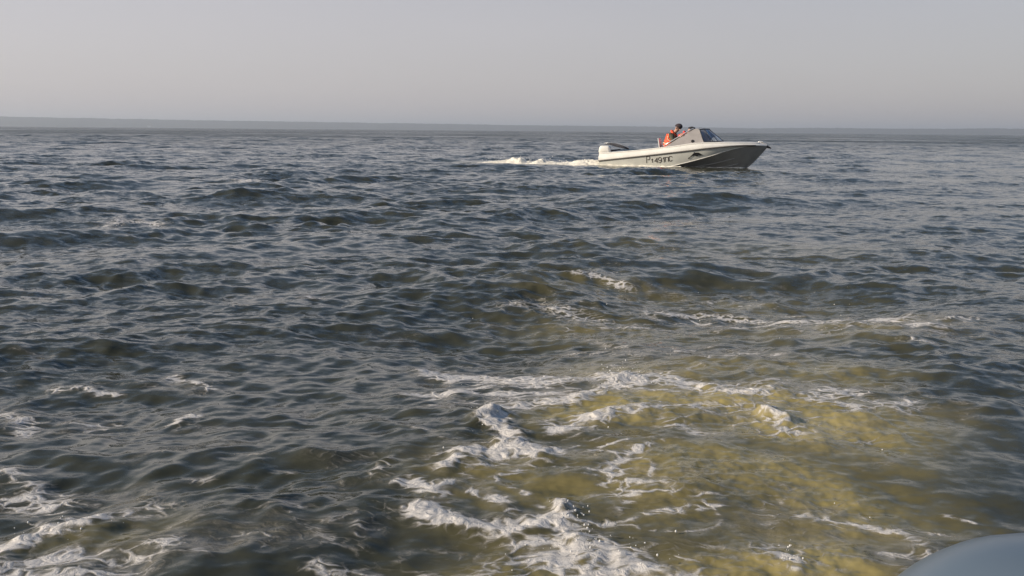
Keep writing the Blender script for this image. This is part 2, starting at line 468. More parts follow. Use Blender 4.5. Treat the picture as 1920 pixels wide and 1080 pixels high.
    o = bpy.data.objects.new('water', me)
    C.objects.link(o)
    tag(o, kind='structure')
    print('water quads', len(quads), 'z', Z.min(), Z.max())
    return o

def water_material():
    m = bpy.data.materials.new('river_water')
    m.use_nodes = True
    t = m.node_tree
    for n in list(t.nodes): t.nodes.remove(n)
    N, L = t.nodes.new, t.links.new
    def math_(op, a, b=None, c=None, clamp=False):
        n = N('ShaderNodeMath'); n.operation = op; n.use_clamp = clamp
        for i, v in enumerate((a, b, c)):
            if v is None: continue
            if isinstance(v, (int, float)): n.inputs[i].default_value = v
            else: L(v, n.inputs[i])
        return n.outputs[0]
    def vmath(op, a, b=None, scale=None):
        n = N('ShaderNodeVectorMath'); n.operation = op
        for i, v in enumerate((a, b)):
            if v is None: continue
            if isinstance(v, tuple): n.inputs[i].default_value = v
            else: L(v, n.inputs[i])
        if scale is not None:
            if isinstance(scale, (int, float)): n.inputs['Scale'].default_value = scale
            else: L(scale, n.inputs['Scale'])
        return n.outputs[0]
    def attr(nm):
        n = N('ShaderNodeAttribute'); n.attribute_name = nm; return n.outputs['Fac']
    def noise(vec, scale, detail=3, rough=.55, out='Fac', dist=0.0):
        n = N('ShaderNodeTexNoise'); n.inputs['Scale'].default_value = scale; n.inputs['Detail'].default_value = detail
        n.inputs['Roughness'].default_value = rough; n.inputs['Distortion'].default_value = dist
        L(vec, n.inputs['Vector']); return n.outputs[out]
    def mapr(v, a, b, c=0.0, d=1.0):
        n = N('ShaderNodeMapRange'); n.interpolation_type = 'SMOOTHSTEP'
        L(v, n.inputs[0]); 
        for k, q in zip((1, 2, 3, 4), (a, b, c, d)):
            if isinstance(q, (int, float)): n.inputs[k].default_value = q
            else: L(q, n.inputs[k])
        return n.outputs[0]
    geo = N('ShaderNodeNewGeometry')
    pos = geo.outputs['Position']
    foam, turb, coarse, calm = attr('foam'), attr('turbid'), attr('coarse'), attr('calm')
    mp = N('ShaderNodeMapping'); mp.inputs['Scale'].default_value = (.7, 1.25, 1.0); mp.inputs['Rotation'].default_value = (0, 0, R(14))
    L(pos, mp.inputs['Vector']); p2 = mp.outputs[0]
    mf = N('ShaderNodeMapping'); mf.inputs['Scale'].default_value = (.55, 1.15, 1.0); mf.inputs['Rotation'].default_value = (0, 0, R(-12)); L(pos, mf.inputs['Vector']); pf = mf.outputs[0]
    # ripple slopes
    def slope(vec, scale, amp, detail=2, rough=.5):
        c = noise(vec, scale, detail, rough, 'Color')
        c = vmath('SUBTRACT', c, (.5, .5, .5)); c = vmath('MULTIPLY', c, (1, 1, 0))
        return vmath('SCALE', c, scale=amp)
    ripple = mapr(noise(pos, .55, 3, .5), .35, .65, .45, 1.3)
    ripple = math_('MULTIPLY', ripple, math_('SUBTRACT', 1.0, math_('MULTIPLY', calm, .10)))
    s1 = slope(p2, 9.0, math_('MULTIPLY', ripple, .70), 3)
    s2 = slope(p2, 30.0, math_('MULTIPLY_ADD', turb, .25, math_('MULTIPLY', ripple, .42)), 3, .6)
    s3 = slope(p2, 1.1, math_('MULTIPLY', coarse, 1.3), 4, .6)
    s4 = slope(p2, 3.4, math_('MULTIPLY_ADD', coarse, .6, math_('MULTIPLY', ripple, .30)), 3, .6)
    s5 = slope(p2, .22, math_('MULTIPLY', coarse, .8), 3, .6)
    tot = vmath('ADD', vmath('ADD', s1, s2), vmath('ADD', vmath('ADD', s3, s5), s4))
    nrm = vmath('NORMALIZE', vmath('ADD', geo.outputs['Normal'], tot))
    # body colour
    tn = noise(pos, 1.5, 4, .5)
    tf = math_('MULTIPLY', turb, mapr(tn, .25, .75, .45, 1.05), clamp=True)
    body = N('ShaderNodeMix'); body.data_type = 'RGBA'
    body.inputs['A'].default_value = (.046, .047, .030, 1)
    body.inputs['B'].default_value = (.46, .375, .140, 1)
    L(tf, body.inputs['Factor'])
    w = N('ShaderNodeBsdfPrincipled')
    L(body.outputs['Result'], w.inputs['Base Color'])
    w.inputs['IOR'].default_value = 1.333
    gust = noise(p2, .045, 4, .6)
    gust2 = noise(p2, .012, 2, .5)
    gg = math_('ADD', mapr(gust, .35, .65, -.10, .10), mapr(gust2, .35, .65, -.05, .05))
    L(math_('MULTIPLY_ADD', math_('MULTIPLY', coarse, gg), 1.0, mapr(coarse, 0.0, 1.0, .07, .27)), w.inputs['Roughness'])
    L(nrm, w.inputs['Normal'])
    # foam
    warp = vmath('SCALE', vmath('SUBTRACT', noise(pos, 5.0, 3, .6, 'Color'), (.5, .5, .5)), scale=.22)
    pw = vmath('ADD', pf, warp)
    vor = N('ShaderNodeTexVoronoi'); vor.feature = 'DISTANCE_TO_EDGE'; vor.inputs['Scale'].default_value = 19.0
    L(pw, vor.inputs['Vector'])
    lace = math_('SUBTRACT', 1.0, mapr(vor.outputs['Distance'], 0.0, .30))
    fine = noise(pw, 64.0, 5, .75)
    big = noise(pw, 10.0, 6, .68)
    pat = math_('ADD', math_('MULTIPLY', lace, .26), math_('ADD', math_('MULTIPLY', fine, .42), math_('MULTIPLY', big, .66)))
    thr = math_('SUBTRACT', 1.14, math_('MULTIPLY', foam, .70))
    ff = mapr(math_('SUBTRACT', pat, thr), -.12, .27, 0.0, 1.0)
    ff = math_('MULTIPLY', ff, mapr(foam, .03, .35, 0, .93), clamp=True)
    streak = noise(pf, 3.2, 5, .65, dist=.8)
    thin = math_('MULTIPLY', mapr(streak, .44, .70), math_('MULTIPLY', mapr(foam, .20, .60), mapr(fine, .25, .75, .10, .55)))
    ff = math_('MAXIMUM', ff, thin)
    fb = N('ShaderNodeBsdfPrincipled')
    fcol = N('ShaderNodeMix'); fcol.data_type = 'RGBA'
    fcol.inputs['A'].default_value = (.30, .275, .23, 1); fcol.inputs['B'].default_value = (.72, .69, .655, 1)
    L(mapr(ff, .3, 1.0), fcol.inputs['Factor'])
    L(fcol.outputs['Result'], fb.inputs['Base Color'])
    fb.inputs['Roughness'].default_value = .55
    bp = N('ShaderNodeBump'); bp.inputs['Strength'].default_value = .8; bp.inputs['Distance'].default_value = .03
    L(pat, bp.inputs['Height']); L(bp.outputs[0], fb.inputs['Normal'])
    mix = N('ShaderNodeMixShader')
    L(ff, mix.inputs[0]); L(w.outputs[0], mix.inputs[1]); L(fb.outputs[0], mix.inputs[2])
    out = N('ShaderNodeOutputMaterial')
    L(mix.outputs[0], out.inputs['Surface'])
    return m

water = build_water()
water.data.materials.append(water_material())

# ------------------------------------------------------------------ far shore
def build_shore():
    az = np.arange(R(-50), R(50), R(.03))
    deps = np.array([0, 15, 60, 160, 320, 600, 1000, 1500.])
    hp = np.array([0.0, .10, .34, .62, .85, 1.0, .92, 0.0])
    px = 960 + F_PX * np.tan(az)
    env = np.interp(px, [-1500, -300, 0, 250, 420, 700, 960, 1250, 1400, 1520, 1700, 1850, 2000, 3500],
                    [19, 17, 16, 14.5, 13.5, 12, 10.5, 9.5, 8, 9.5, 9, 10.5, 10, 9]) * 6600 / F_PX
    verts = []
    nz = fbm(az * 40, az * 0 + 2.2, 4)
    for d, h in zip(deps, hp):
        n2 = fbm(az * 160, az * 0 + d * .01, 4)
        r = 6000 + d + 60 * nz
        n3 = fbm(az * 700, az * 0 + d * .01, 3)
        z = env * h * (1 + .08 * nz) + (4.0 * n2 + 3.5 * n3) * (0 < h) - .6 * (h == 0)
        for a, rr_, zz in zip(az, r, z):
            verts.append((rr_ * math.sin(a), rr_ * math.cos(a), zz))
    n = len(az)
    faces = [(i * n + j, i * n + j + 1, (i + 1) * n + j + 1, (i + 1) * n + j) for i in range(len(deps) - 1) for j in range(n - 1)]
    m = principled('wooded_shore', (.040, .046, .046), .95, var=.4, scale=.012)
    o = link_mesh('hills', verts, faces, m, smooth=True)
    tag(o, kind='structure')
build_shore()

m_plaster = principled('pale_plaster', (.75, .73, .70), .8, scale=.3)
m_tin = principled('tin_roof', (.35, .34, .33), .6, scale=.3)
def far_house():
    a = math.atan((286 - 960) / F_PX)
    r = 5990
    e = empty('shore_house', (r * math.sin(a), r * math.cos(a), 1.0), -a)
    tag(e, 'tiny white building low on the distant hazy shore at left', 'building')
    bm = bmesh.new(); box(bm, (0, 0, 4), (17, 9, 8)); link_bm('wall', bm, m_plaster, e)
    link_mesh('roof', [(-9, -5.2, 8), (9, -5.2, 8), (9, 5.2, 8), (-9, 5.2, 8), (-9, 0, 11.2), (9, 0, 11.2)],
              [(0, 1, 5, 4), (3, 4, 5, 2), (0, 4, 3), (1, 2, 5)], m_tin, e)
far_house()

# ------------------------------------------------------------------ air
hm = bpy.data.materials.new('haze_air')
hm.use_nodes = True
for n in list(hm.node_tree.nodes): hm.node_tree.nodes.remove(n)
pv = hm.node_tree.nodes.new('ShaderNodeVolumePrincipled')
pv.inputs['Color'].default_value = (.82, .90, 1.0, 1)
pv.inputs['Density'].default_value = 0.00019
pv.inputs['Anisotropy'].default_value = 0.2
ho = hm.node_tree.nodes.new('ShaderNodeOutputMaterial')
hm.node_tree.links.new(pv.outputs[0], ho.inputs['Volume'])
bm = bmesh.new(); box(bm, (0, 0, 44), (30000, 30000, 92)); haze = link_bm('haze', bm, hm)
tag(haze, kind='stuff')

# ------------------------------------------------------------------ motorboat
boat = empty('motorboat', (BOAT_X, BOAT_Y, 0.0), YAW)
tag(boat, 'white and grey metal motorboat with outboard speeding right over the water', 'motorboat')

m_white = principled('white_hull_paint', (.80, .78, .72), .42, var=.10, scale=3.5, bump=.05)
m_top = principled('white_side_paint', (.66, .66, .60), .45, var=.10, scale=3.0, bump=.05)
m_bot = principled('grey_bottom_paint', (.32, .31, .29), .6, var=.18, scale=4.0, bump=.05)
m_strake = principled('strake_paint', (.42, .41, .39), .5)
m_deck = principled('deck_paint', (.62, .60, .57), .5, var=.10, scale=5.0)
m_rail = principled('dark_rub_rail', (.14, .13, .12), .6)
m_black = principled('black_rubber', (.015, .015, .017), .6)
m_letter = principled('faded_lettering', (.07, .055, .045), .6, var=.4, scale=20)
m_dark = principled('dark_plastic', (.05, .052, .06), .45)
m_chrome = principled('polished_rail', (.80, .79, .76), .25, metal=.6, var=.05)
m_brown = principled('brown_lining', (.16, .10, .07), .7)
m_cloth = principled('grey_tarpaulin', (.07, .07, .08), .8, var=.3, scale=9, bump=.3)
m_seat = principled('white_vinyl', (.72, .70, .68), .5)
m_wing = principled('wing_paint', (.36, .335, .32), .45, var=.12, scale=5.0)

XS = [0, .5, 1.0, 1.5, 2.0, 2.5, 2.8, 3.1, 3.4, 3.7, 3.95, 4.15, 4.3, 4.43, 4.54, 4.63, 4.70]
def I(x, xs, ys):
    # monotone cubic through the stations
    xs = np.asarray(xs, float); ys = np.asarray(ys, float)
    x = min(max(x, xs[0]), xs[-1])
    h = np.diff(xs); d = np.diff(ys) / h
    m = np.empty(len(xs)); m[0] = d[0]; m[-1] = d[-1]
    for i in range(1, len(xs) - 1):
        m[i] = 0 if d[i - 1] * d[i] <= 0 else (h[i - 1] + h[i]) * 3 / ((2 * h[i] + h[i - 1]) / d[i - 1] + (h[i] + 2 * h[i - 1]) / d[i])
    i = min(int(np.searchsorted(xs, x, side='right')) - 1, len(h) - 1)
    t = (x - xs[i]) / h[i]
    return float((2 * t**3 - 3 * t**2 + 1) * ys[i] + (t**3 - 2 * t**2 + t) * h[i] * m[i] + (-2 * t**3 + 3 * t**2) * ys[i + 1] + (t**3 - t**2) * h[i] * m[i + 1])
def zr(x): return I(x, [0, 1.4, 2.7, 3.12, 4.3, 4.70], [.15, .32, .49, .55, .645, .63])
def zg(x): return I(x, [0, .55, 2.1, 2.9, 3.4, 4.3, 4.55, 4.70], [.36, .40, .575, .685, .705, .70, .69, .65])
def zc(x): return I(x, [0, 1.2, 2.05, 2.5, 3.1, 4.0, 4.35, 4.6, 4.70], [-.14, -.05, .015, .12, .29, .575, .635, .625, .61])
def zk(x): return I(x, [0, 2, 3.2, 3.7, 4.0, 4.2, 4.43, 4.6, 4.70], [-.30, -.25, -.22, -.16, -.08, .03, .26, .46, .57])
def br(x): return I(x, [0, 1, 2, 3, 3.6, 4.1, 4.4, 4.6, 4.70], [.74, .81, .84, .80, .67, .47, .30, .15, .03])
def bg(x): return max(.015, br(x) - .07)
def bc(x): return I(x, [0, 1, 2, 3, 3.6, 4.1, 4.4, 4.6, 4.70], [.64, .70, .72, .68, .58, .42, .27, .13, .02])

def strip(name, fa, fb, mat, xs=XS, sides=(-1, 1), sub=3, bulge=0.0, parent=boat, smooth_=True):
    bm = bmesh.new()
    for s in sides:
        rows = []
        for x in xs:
            a = Vector(fa(x)); b = Vector(fb(x))
            row = []
            for k in range(sub + 1):
                t = k / sub
                p = a.lerp(b, t)
                p.y += bulge * math.sin(math.pi * t)
                row.append(bm.verts.new((p.x, p.y * s, p.z)))
            rows.append(row)
        for r0, r1 in zip(rows, rows[1:]):
            for k in range(sub):
                bm.faces.new((r0[k], r1[k], r1[k + 1], r0[k + 1]))
    return link_bm(name, bm, mat, parent, smooth_)

def inner_w(x):
    t_ = min(1.0, (.05 - zk(x)) / (zc(x) - zk(x)))
    return min(bg(x) - .16, bc(x) * t_ - .03)
hull = empty('hull'); hull.parent = boat
xs_d = [round(i * .094, 4) for i in range(51)]
strip('bottom', lambda x: (x, 0.0, zk(x)), lambda x: (x, bc(x), zc(x)), m_bot, xs_d, parent=hull, bulge=.02)
strip('side_panel', lambda x: (x, bc(x) + .012, zc(x) + .004), lambda x: (x, br(x), zr(x)), m_top, xs_d, parent=hull, bulge=.012)
strip('upper_side', lambda x: (x, br(x), zr(x)), lambda x: (x, bg(x), zg(x)), m_white, xs_d, parent=hull, bulge=.025, sub=5)
# transom and chine lip
tv = [(0, -bg(0), zg(0)), (0, -br(0), zr(0)), (0, -bc(0), zc(0)), (0, 0, zk(0)), (0, bc(0), zc(0)), (0, br(0), zr(0)), (0, bg(0), zg(0)), (0, .25, zg(0)), (0, .25, .28), (0, -.25, .28), (0, -.25, zg(0))]
tv2 = [(v[0] + .04, v[1], v[2]) for v in tv]
n = len(tv)
link_mesh('transom', tv + tv2, [tuple(range(n)), tuple(range(n, 2 * n))[::-1]] + [(i, (i + 1) % n, n + (i + 1) % n, n + i) for i in range(n)], m_white, hull)
for s in (-1, 1):
    bm = bmesh.new(); tube(bm, [(x, s * (br(x) + .006), zr(x) - .004) for x in xs_d if x < 4.45], .021, 6)
    link_bm('rub_rail', bm, m_rail, boat, True)
    bm = bmesh.new(); tube(bm, [(x, s * (bc(x) + .010), zc(x) + .004) for x in xs_d if 1.5 < x < 4.5], .013, 6)
    link_bm('chine_rail', bm, m_white, boat, True)
    bm = bmesh.new(); tube(bm, [(x, s * bg(x), zg(x)) for x in xs_d if x < 4.6], .020, 8)
    link_bm('gunwale', bm, m_white, boat, True)
    for t in (.34, .6):
        bm = bmesh.new()
        tube(bm, [(x, s * (bc(x) * t + .014), zk(x) + (zc(x) - zk(x)) * t - .004) for x in xs_d if 2.6 < x < 4.15 - t * .4], .010, 6)
        link_bm('bottom_strake', bm, m_strake, boat, True)
# decks
def deck_z(x, y):
    b = bg(x)
    return zg(x) + .035 * (1 - min(1, abs(y) / b) ** 2)
bm = bmesh.new(); rows = []
for x in [v for v in xs_d if v >= 2.9]:
    rows.append([bm.verts.new((x, bg(x) * k / 6, deck_z(x, bg(x) * k / 6))) for k in range(-6, 7)])
for a, b in zip(rows, rows[1:]):
    for k in range(12): bm.faces.new((a[k], b[k], b[k + 1], a[k + 1]))
link_bm('foredeck', bm, m_deck, boat, True)
strip('side_deck', lambda x: (x, bg(x), zg(x) + .003), lambda x: (x, bg(x) - .13, zg(x) + .010), m_brown, [x for x in xs_d if x <= 2.9])
strip('inner_side', lambda x: (x, bg(x) - .13, zg(x) + .012), lambda x: (x, inner_w(x), .05), m_brown, [x for x in xs_d if .04 < x <= 2.9])
bm = bmesh.new(); rows = []
for x in [v for v in xs_d if .04 < v <= 2.95]:
    rows.append([bm.verts.new((x, inner_w(x) * k, .05)) for k in (-1, 0, 1)])
for a, b in zip(rows, rows[1:]):
    for k in range(2): bm.faces.new((a[k], b[k], b[k + 1], a[k + 1]))
link_bm('cockpit_floor', bm, m_brown, boat)
bm = bmesh.new(); box(bm, (.30, 0, .375), (.34, 1.02, .03), .01); link_bm('aft_deck', bm, m_white, boat)
bm = bmesh.new(); box(bm, (2.92, 0, .50), (.03, 1.0, .34)); link_bm('bulkhead', bm, m_brown, boat)
bm = bmesh.new(); box(bm, (2.86, 0, .66), (.16, 1.12, .10), .02); link_bm('dashboard', bm, m_dark, boat)
# windscreen wings, one on each side, with a polished grab rail on the sloping edge
def wing(s):
    prof = [(1.93, .575), (2.32, .830), (2.72, 1.085), (2.80, 1.10), (2.87, 1.06), (2.95, .86), (3.03, .71), (2.9, .66), (2.4, .60)]
    def yy(z): return s * (.70 - .20 * (z - .55) / .55)
    vs = [(x, yy(z), z) for x, z in prof] + [(x, yy(z) - s * .03, z) for x, z in prof]
    n = len(prof)
    w = link_mesh('wing_panel', vs, [tuple(range(n)), tuple(range(n, 2 * n))[::-1]] + [(i, (i + 1) % n, n + (i + 1) % n, n + i) for i in range(n)], m_wing, boat)
    bm = bmesh.new(); tube(bm, [(x - .02, yy(z) - s * .01, z + .02) for x, z in [(1.90, .575), (2.1, .70), (2.32, .842), (2.53, .975), (2.73, 1.095)]], .016, 8)
    link_bm('grab_rail', bm, m_chrome, boat, True)
    bm = bmesh.new()
    r = bmesh.ops.create_cone(bm, segments=20, radius1=.045, radius2=.038, depth=.02, cap_ends=True, matrix=Matrix.Translation((2.71, yy(.74) + s * .010, .745)) @ Matrix.Rotation(math.pi / 2, 4, 'X'))
    link_bm('vent', bm, m_black, boat)
for s in (-1, 1): wing(s)
# windscreen
m_glass = bpy.data.materials.new('windscreen_glass')
m_glass.use_nodes = True
t = m_glass.node_tree
for nn in list(t.nodes): t.nodes.remove(nn)
tr = t.nodes.new('ShaderNodeBsdfTransparent'); tr.inputs[0].default_value = (.62, .68, .72, 1)
gl = t.nodes.new('ShaderNodeBsdfGlossy'); gl.inputs['Roughness'].default_value = .12; gl.inputs[0].default_value = (.9, .93, 1, 1)
fr = t.nodes.new('ShaderNodeFresnel'); fr.inputs[0].default_value = 1.7
nz = t.nodes.new('ShaderNodeTexNoise'); nz.inputs['Scale'].default_value = 5
ad = t.nodes.new('ShaderNodeMath'); ad.operation = 'MULTIPLY_ADD'; ad.inputs[1].default_value = .35
mx = t.nodes.new('ShaderNodeMixShader'); oo = t.nodes.new('ShaderNodeOutputMaterial')
t.links.new(nz.outputs['Fac'], ad.inputs[0]); t.links.new(fr.outputs[0], ad.inputs[2])
t.links.new(ad.outputs[0], mx.inputs[0]); t.links.new(tr.outputs[0], mx.inputs[1]); t.links.new(gl.outputs[0], mx.inputs[2]); t.links.new(mx.outputs[0], oo.inputs[0])
bot_c = [(3.03, -.62, .72), (3.26, -.47, .735), (3.44, -.20, .75), (3.48, 0, .752)]
top_c = [(2.87, -.50, 1.07), (2.98, -.36, 1.09), (3.05, -.15, 1.085), (3.06, 0, 1.085)]
bot = bot_c + [(x, -y, z) for x, y, z in bot_c[-2::-1]]
top = top_c + [(x, -y, z) for x, y, z in top_c[-2::-1]]
ws = empty('windscreen'); ws.parent = boat
for a, b in ((0, 1), (1, 3), (3, 5), (5, 6)):
    vs = []
    for i in range(a, b + 1): vs += [bot[i], top[i]]
    k = b - a + 1
    vs2 = [(x - .006, y, z - .002) for x, y, z in vs]
    fs = [(2 * i, 2 * i + 2, 2 * i + 3, 2 * i + 1) for i in range(k - 1)]
    link_mesh('pane', vs, fs, m_glass, ws)
bm = bmesh.new(); tube(bm, bot, .016, 6); tube(bm, top, .017, 6)
link_bm('frame', bm, m_dark, ws, True)
for i in (0, 1, 3, 5, 6):
    bm = bmesh.new(); tube(bm, [bot[i], top[i]], .014 if i in (0, 6) else .010, 6); link_bm('pillar', bm, m_dark, ws, True)
# bow fittings
bm = bmesh.new(); tube(bm, [(4.60, 0, .62), (4.71, 0, .61), (4.82, 0, .565)], [.05, .04, .015], 10); link_bm('bow_bumper', bm, m_black, boat, True)
bm = bmesh.new(); tube(bm, [(4.45, -.03, .72), (4.50, -.03, .755), (4.58, -.02, .75), (4.64, 0, .70)], .016, 8); tube(bm, [(4.5, .03, .72), (4.55, .03, .745), (4.62, .0, .71)], .014, 8)
link_bm('bow_cleat', bm, m_chrome, boat, True)
bm = bmesh.new(); tube(bm, [(4.70, 0, .59)] + [(x, 0, zk(x)) for x in (4.6, 4.43, 4.3, 4.2, 4.1, 3.9)], .014, 6); link_bm('stem_rail', bm, m_bot, boat, True)
# folded awning across the stern
bm = bmesh.new(); tube(bm, [(-.12, .42, .615), (.05, .46, .625), (.22, .5, .59), (.40, .5, .545), (.60, .52, .475)], [.012, .035, .055, .045, .015], 10)
link_bm('folded_awning', bm, m_cloth, boat, True)
bm = bmesh.new(); tube(bm, [(-.16, .40, .645), (.04, .42, .662), (.24, .46, .64), (.44, .48, .58), (.62, .5, .50)], .007, 6)
link_bm('awning_bow', bm, m_chrome, boat, True)
# outboard
ob = empty('outboard_motor'); ob.parent = boat; ob.location = (-.02, 0, 0)
bm = bmesh.new(); box(bm, (.02, 0, .455), (.37, .27, .23), .07)
for v in bm.verts:
    if v.co.z > .45: v.co.x = .02 + (v.co.x - .02) * .90; v.co.z += .012 * math.cos((v.co.x - .02) * 8)
link_bm('cowl', bm, m_white, ob, True)
bm = bmesh.new(); box(bm, (.01, 0, .30), (.32, .22, .07), .02); link_bm('cowl_base', bm, m_dark, ob)
bm = bmesh.new(); box(bm, (-.10, 0, .05), (.16, .09, .46), .03); link_bm('midsection', bm, m_white, ob, True)
bm = bmesh.new(); box(bm, (-.12, 0, -.17), (.34, .16, .015)); link_bm('cavitation_plate', bm, m_dark, ob)
bm = bmesh.new(); tube(bm, [(.10, 0, -.36), (0, 0, -.36), (-.2, 0, -.36), (-.27, 0, -.36)], [.02, .05, .05, .02], 12)
box(bm, (-.10, 0, -.26), (.12, .03, .2), .01); link_bm('gearcase', bm, m_white, ob, True)
bm = bmesh.new()
for k in range(3):
    rt = Matrix.Rotation(k * 2 * math.pi / 3, 3, 'X')
    box(bm, rt @ Vector((-.26, 0, .09)), (.012, .07, .11), .003, rt @ Matrix.Rotation(R(30), 3, 'Z'))
link_bm('propeller', bm, m_dark, ob)
bm = bmesh.new(); tube(bm, [(.15, .0, .42), (.30, .05, .44), (.46, .1, .47)], [.03, .022, .018], 8); link_bm('tiller', bm, m_black, ob, True)
bm = bmesh.new(); box(bm, (.10, 0, .30), (.10, .2, .16), .01); link_bm('clamp_bracket', bm, m_dark, ob)
# seats, wheel
for sy, sx in ((-.33, 1.95), (.33, 2.12)):
    st = empty('seat'); st.parent = boat; st.location = (sx, sy, 0)
    bm = bmesh.new(); box(bm, (.02, 0, .30), (.42, .42, .12), .04); link_bm('cushion', bm, m_seat, st, True)
    bm = bmesh.new(); box(bm, (0, 0, .15), (.3, .3, .20), .01); link_bm('base', bm, m_brown, st)
    bm = bmesh.new(); box(bm, (-.215, 0, .585), (.035, .36, .48), .015, Matrix.Rotation(R(-10), 3, 'Y')); link_bm('backrest', bm, m_seat, st, True)
bm = bmesh.new()
pts = [Vector((0, .15 * math.cos(k * math.pi / 8), .15 * math.sin(k * math.pi / 8))) for k in range(17)]
rt = Matrix.Rotation(R(-25), 3, 'Y')
tube(bm, [rt @ p + Vector((2.68, .33, .74)) for p in pts], .012, 6)
tube(bm, [(2.68, .33, .74), (2.84, .33, .67)], .02, 6)
for k in (0, 5, 11): tube(bm, [(2.68, .33, .74), rt @ pts[k] + Vector((2.68, .33, .74))], .008, 5)
link_bm('steering_wheel', bm, m_dark, boat, True)

# registration number and dolphin, on the flank
def flank(x, z, off=.006):
    a, b = zc(x) + .004, zr(x)
    tt = max(-.1, min(1.0, (z - a) / max(.02, b - a)))
    y = bc(x) + .012 + (br(x) - bc(x) - .012) * tt + .012 * math.sin(math.pi * max(0, tt))
    return (x, -(y + off), z)

def scr(zx, zy, b=.78):
    """photograph enlargement (x4.8) to the flank"""
    return ((zx - 190) * .00304 - .156 + b * .208) / .978, (505 - zy) * .00304

GL = {
    'P': [[(0, 0), (0, 1)], [(0, 1), (.45, 1), (.6, .85), (.6, .62), (.45, .48), (0, .48)]],
    '1': [[(.28, 0), (.28, 1), (.02, .72)]],
    '4': [[(.45, 0), (.45, 1), (0, .32), (.62, .32)]],
    '9': [[(.05, .05), (.35, 0), (.58, .3), (.58, .75), (.42, 1), (.16, 1), (0, .8), (0, .62), (.16, .45), (.42, .45), (.58, .62)]],
    'p': [[(0, 0), (0, 1), (.6, 1), (.6, 0)]],
    'C': [[(.6, .82), (.45, 1), (.15, 1), (0, .8), (0, .2), (.15, 0), (.45, 0), (.6, .18)]],
}
bm = bmesh.new()
def stroke(bm, pts, w):
    for a, b in zip(pts, pts[1:]):
        a, b = Vector(a), Vector(b)
        d = (b - a).normalized() * (w * .45); p = Vector((-d.y, d.x)) / .45 * .5 
        q = [a - d - p, b + d - p, b + d + p, a - d + p]
        nseg = 2
        vs = [bm.verts.new(flank(v.x, v.y)) for v in q]
        bm.faces.new(vs)
for ch, zx, zy, wd, ht in (('P', 638, 466, 34, 58), ('1', 683, 462, 24, 32), ('4', 714, 464, 32, 42), ('9', 748, 464, 34, 48), ('1', 790, 458, 26, 45), ('p', 812, 450, 30, 38), ('C', 846, 447, 32, 44)):
    x0, z0 = scr(zx + 14, zy)
    for st in GL[ch]:
        pts = [(x0 + u * wd * 1.5 * .00304, z0 + v * ht * .00304 + u * wd * 1.5 * .00304 * .06) for u, v in st]
        stroke(bm, pts, .019)
link_bm('registration_number', bm, m_letter, boat)
dol = [(962, 1036), (1012, 1008), (1058, 958), (1105, 908), (1128, 872), (1150, 888), (1230, 885), (1272, 908), (1335, 946), (1290, 958), (1225, 962), (1198, 990), (1165, 968), (1110, 962), (1052, 1000), (1010, 1034), (992, 1066)]
bm = bmesh.new()
vs = []
for ux, uy in dol:
    zx = ((1220 + ux / 13.5) - 1080) * 4.8; zy = ((220 + uy / 13.5) - 210) * 4.8
    x, z = scr(zx + 20, zy, .72); vs.append(bm.verts.new(flank(x, z, .012)))
f = bm.faces.new(vs); bmesh.ops.triangulate(bm, faces=[f])
link_bm('dolphin_decal', bm, m_black, boat)

# ------------------------------------------------------------------ people
m_skin = principled('skin', (.50, .28, .20), .5, var=.08)
m_olive = principled('olive_jacket', (.105, .095, .062), .85, var=.3, scale=14, bump=.4)
m_trouser = principled('dark_trousers', (.04, .04, .045), .85, var=.2)
m_orange = principled('orange_vest', (.85, .10, .03), .6, var=.18, scale=9, bump=.3)
m_red = principled('red_vest', (.80, .07, .05), .6, var=.15, scale=9, bump=.3)
m_tape = principled('pale_tape', (.85, .72, .45), .5)
m_knit = principled('dark_knit', (.050, .038, .045), .95, var=.35, scale=60, bump=.5)
m_blackcloth = principled('black_cloth', (.02, .02, .022), .8)

def skin_mesh(name, verts, edges, radii, root=0, levels=2):
    me = bpy.data.meshes.new(name)
    me.from_pydata(verts, edges, [])
    o = bpy.data.objects.new(name, me)
    C.objects.link(o)
    sk = o.modifiers.new('skin', 'SKIN'); sk.use_smooth_shade = True
    sb = o.modifiers.new('sub', 'SUBSURF'); sb.levels = levels; sb.render_levels = levels
    sv = me.skin_vertices[0].data
    for i, r_ in enumerate(radii):
        rr_ = r_ if isinstance(r_, tuple) else (r_, r_)
        sv[i].radius = rr_; sv[i].use_root = (i == root)
    dg = bpy.context.evaluated_depsgraph_get()
    m2 = bpy.data.meshes.new_from_object(o.evaluated_get(dg))
    bpy.data.objects.remove(o); bpy.data.meshes.remove(me)
    m2.name = name
    o2 = bpy.data.objects.new(name, m2); C.objects.link(o2)
    m2.polygons.foreach_set('use_smooth', [True] * len(m2.polygons))
    return o2

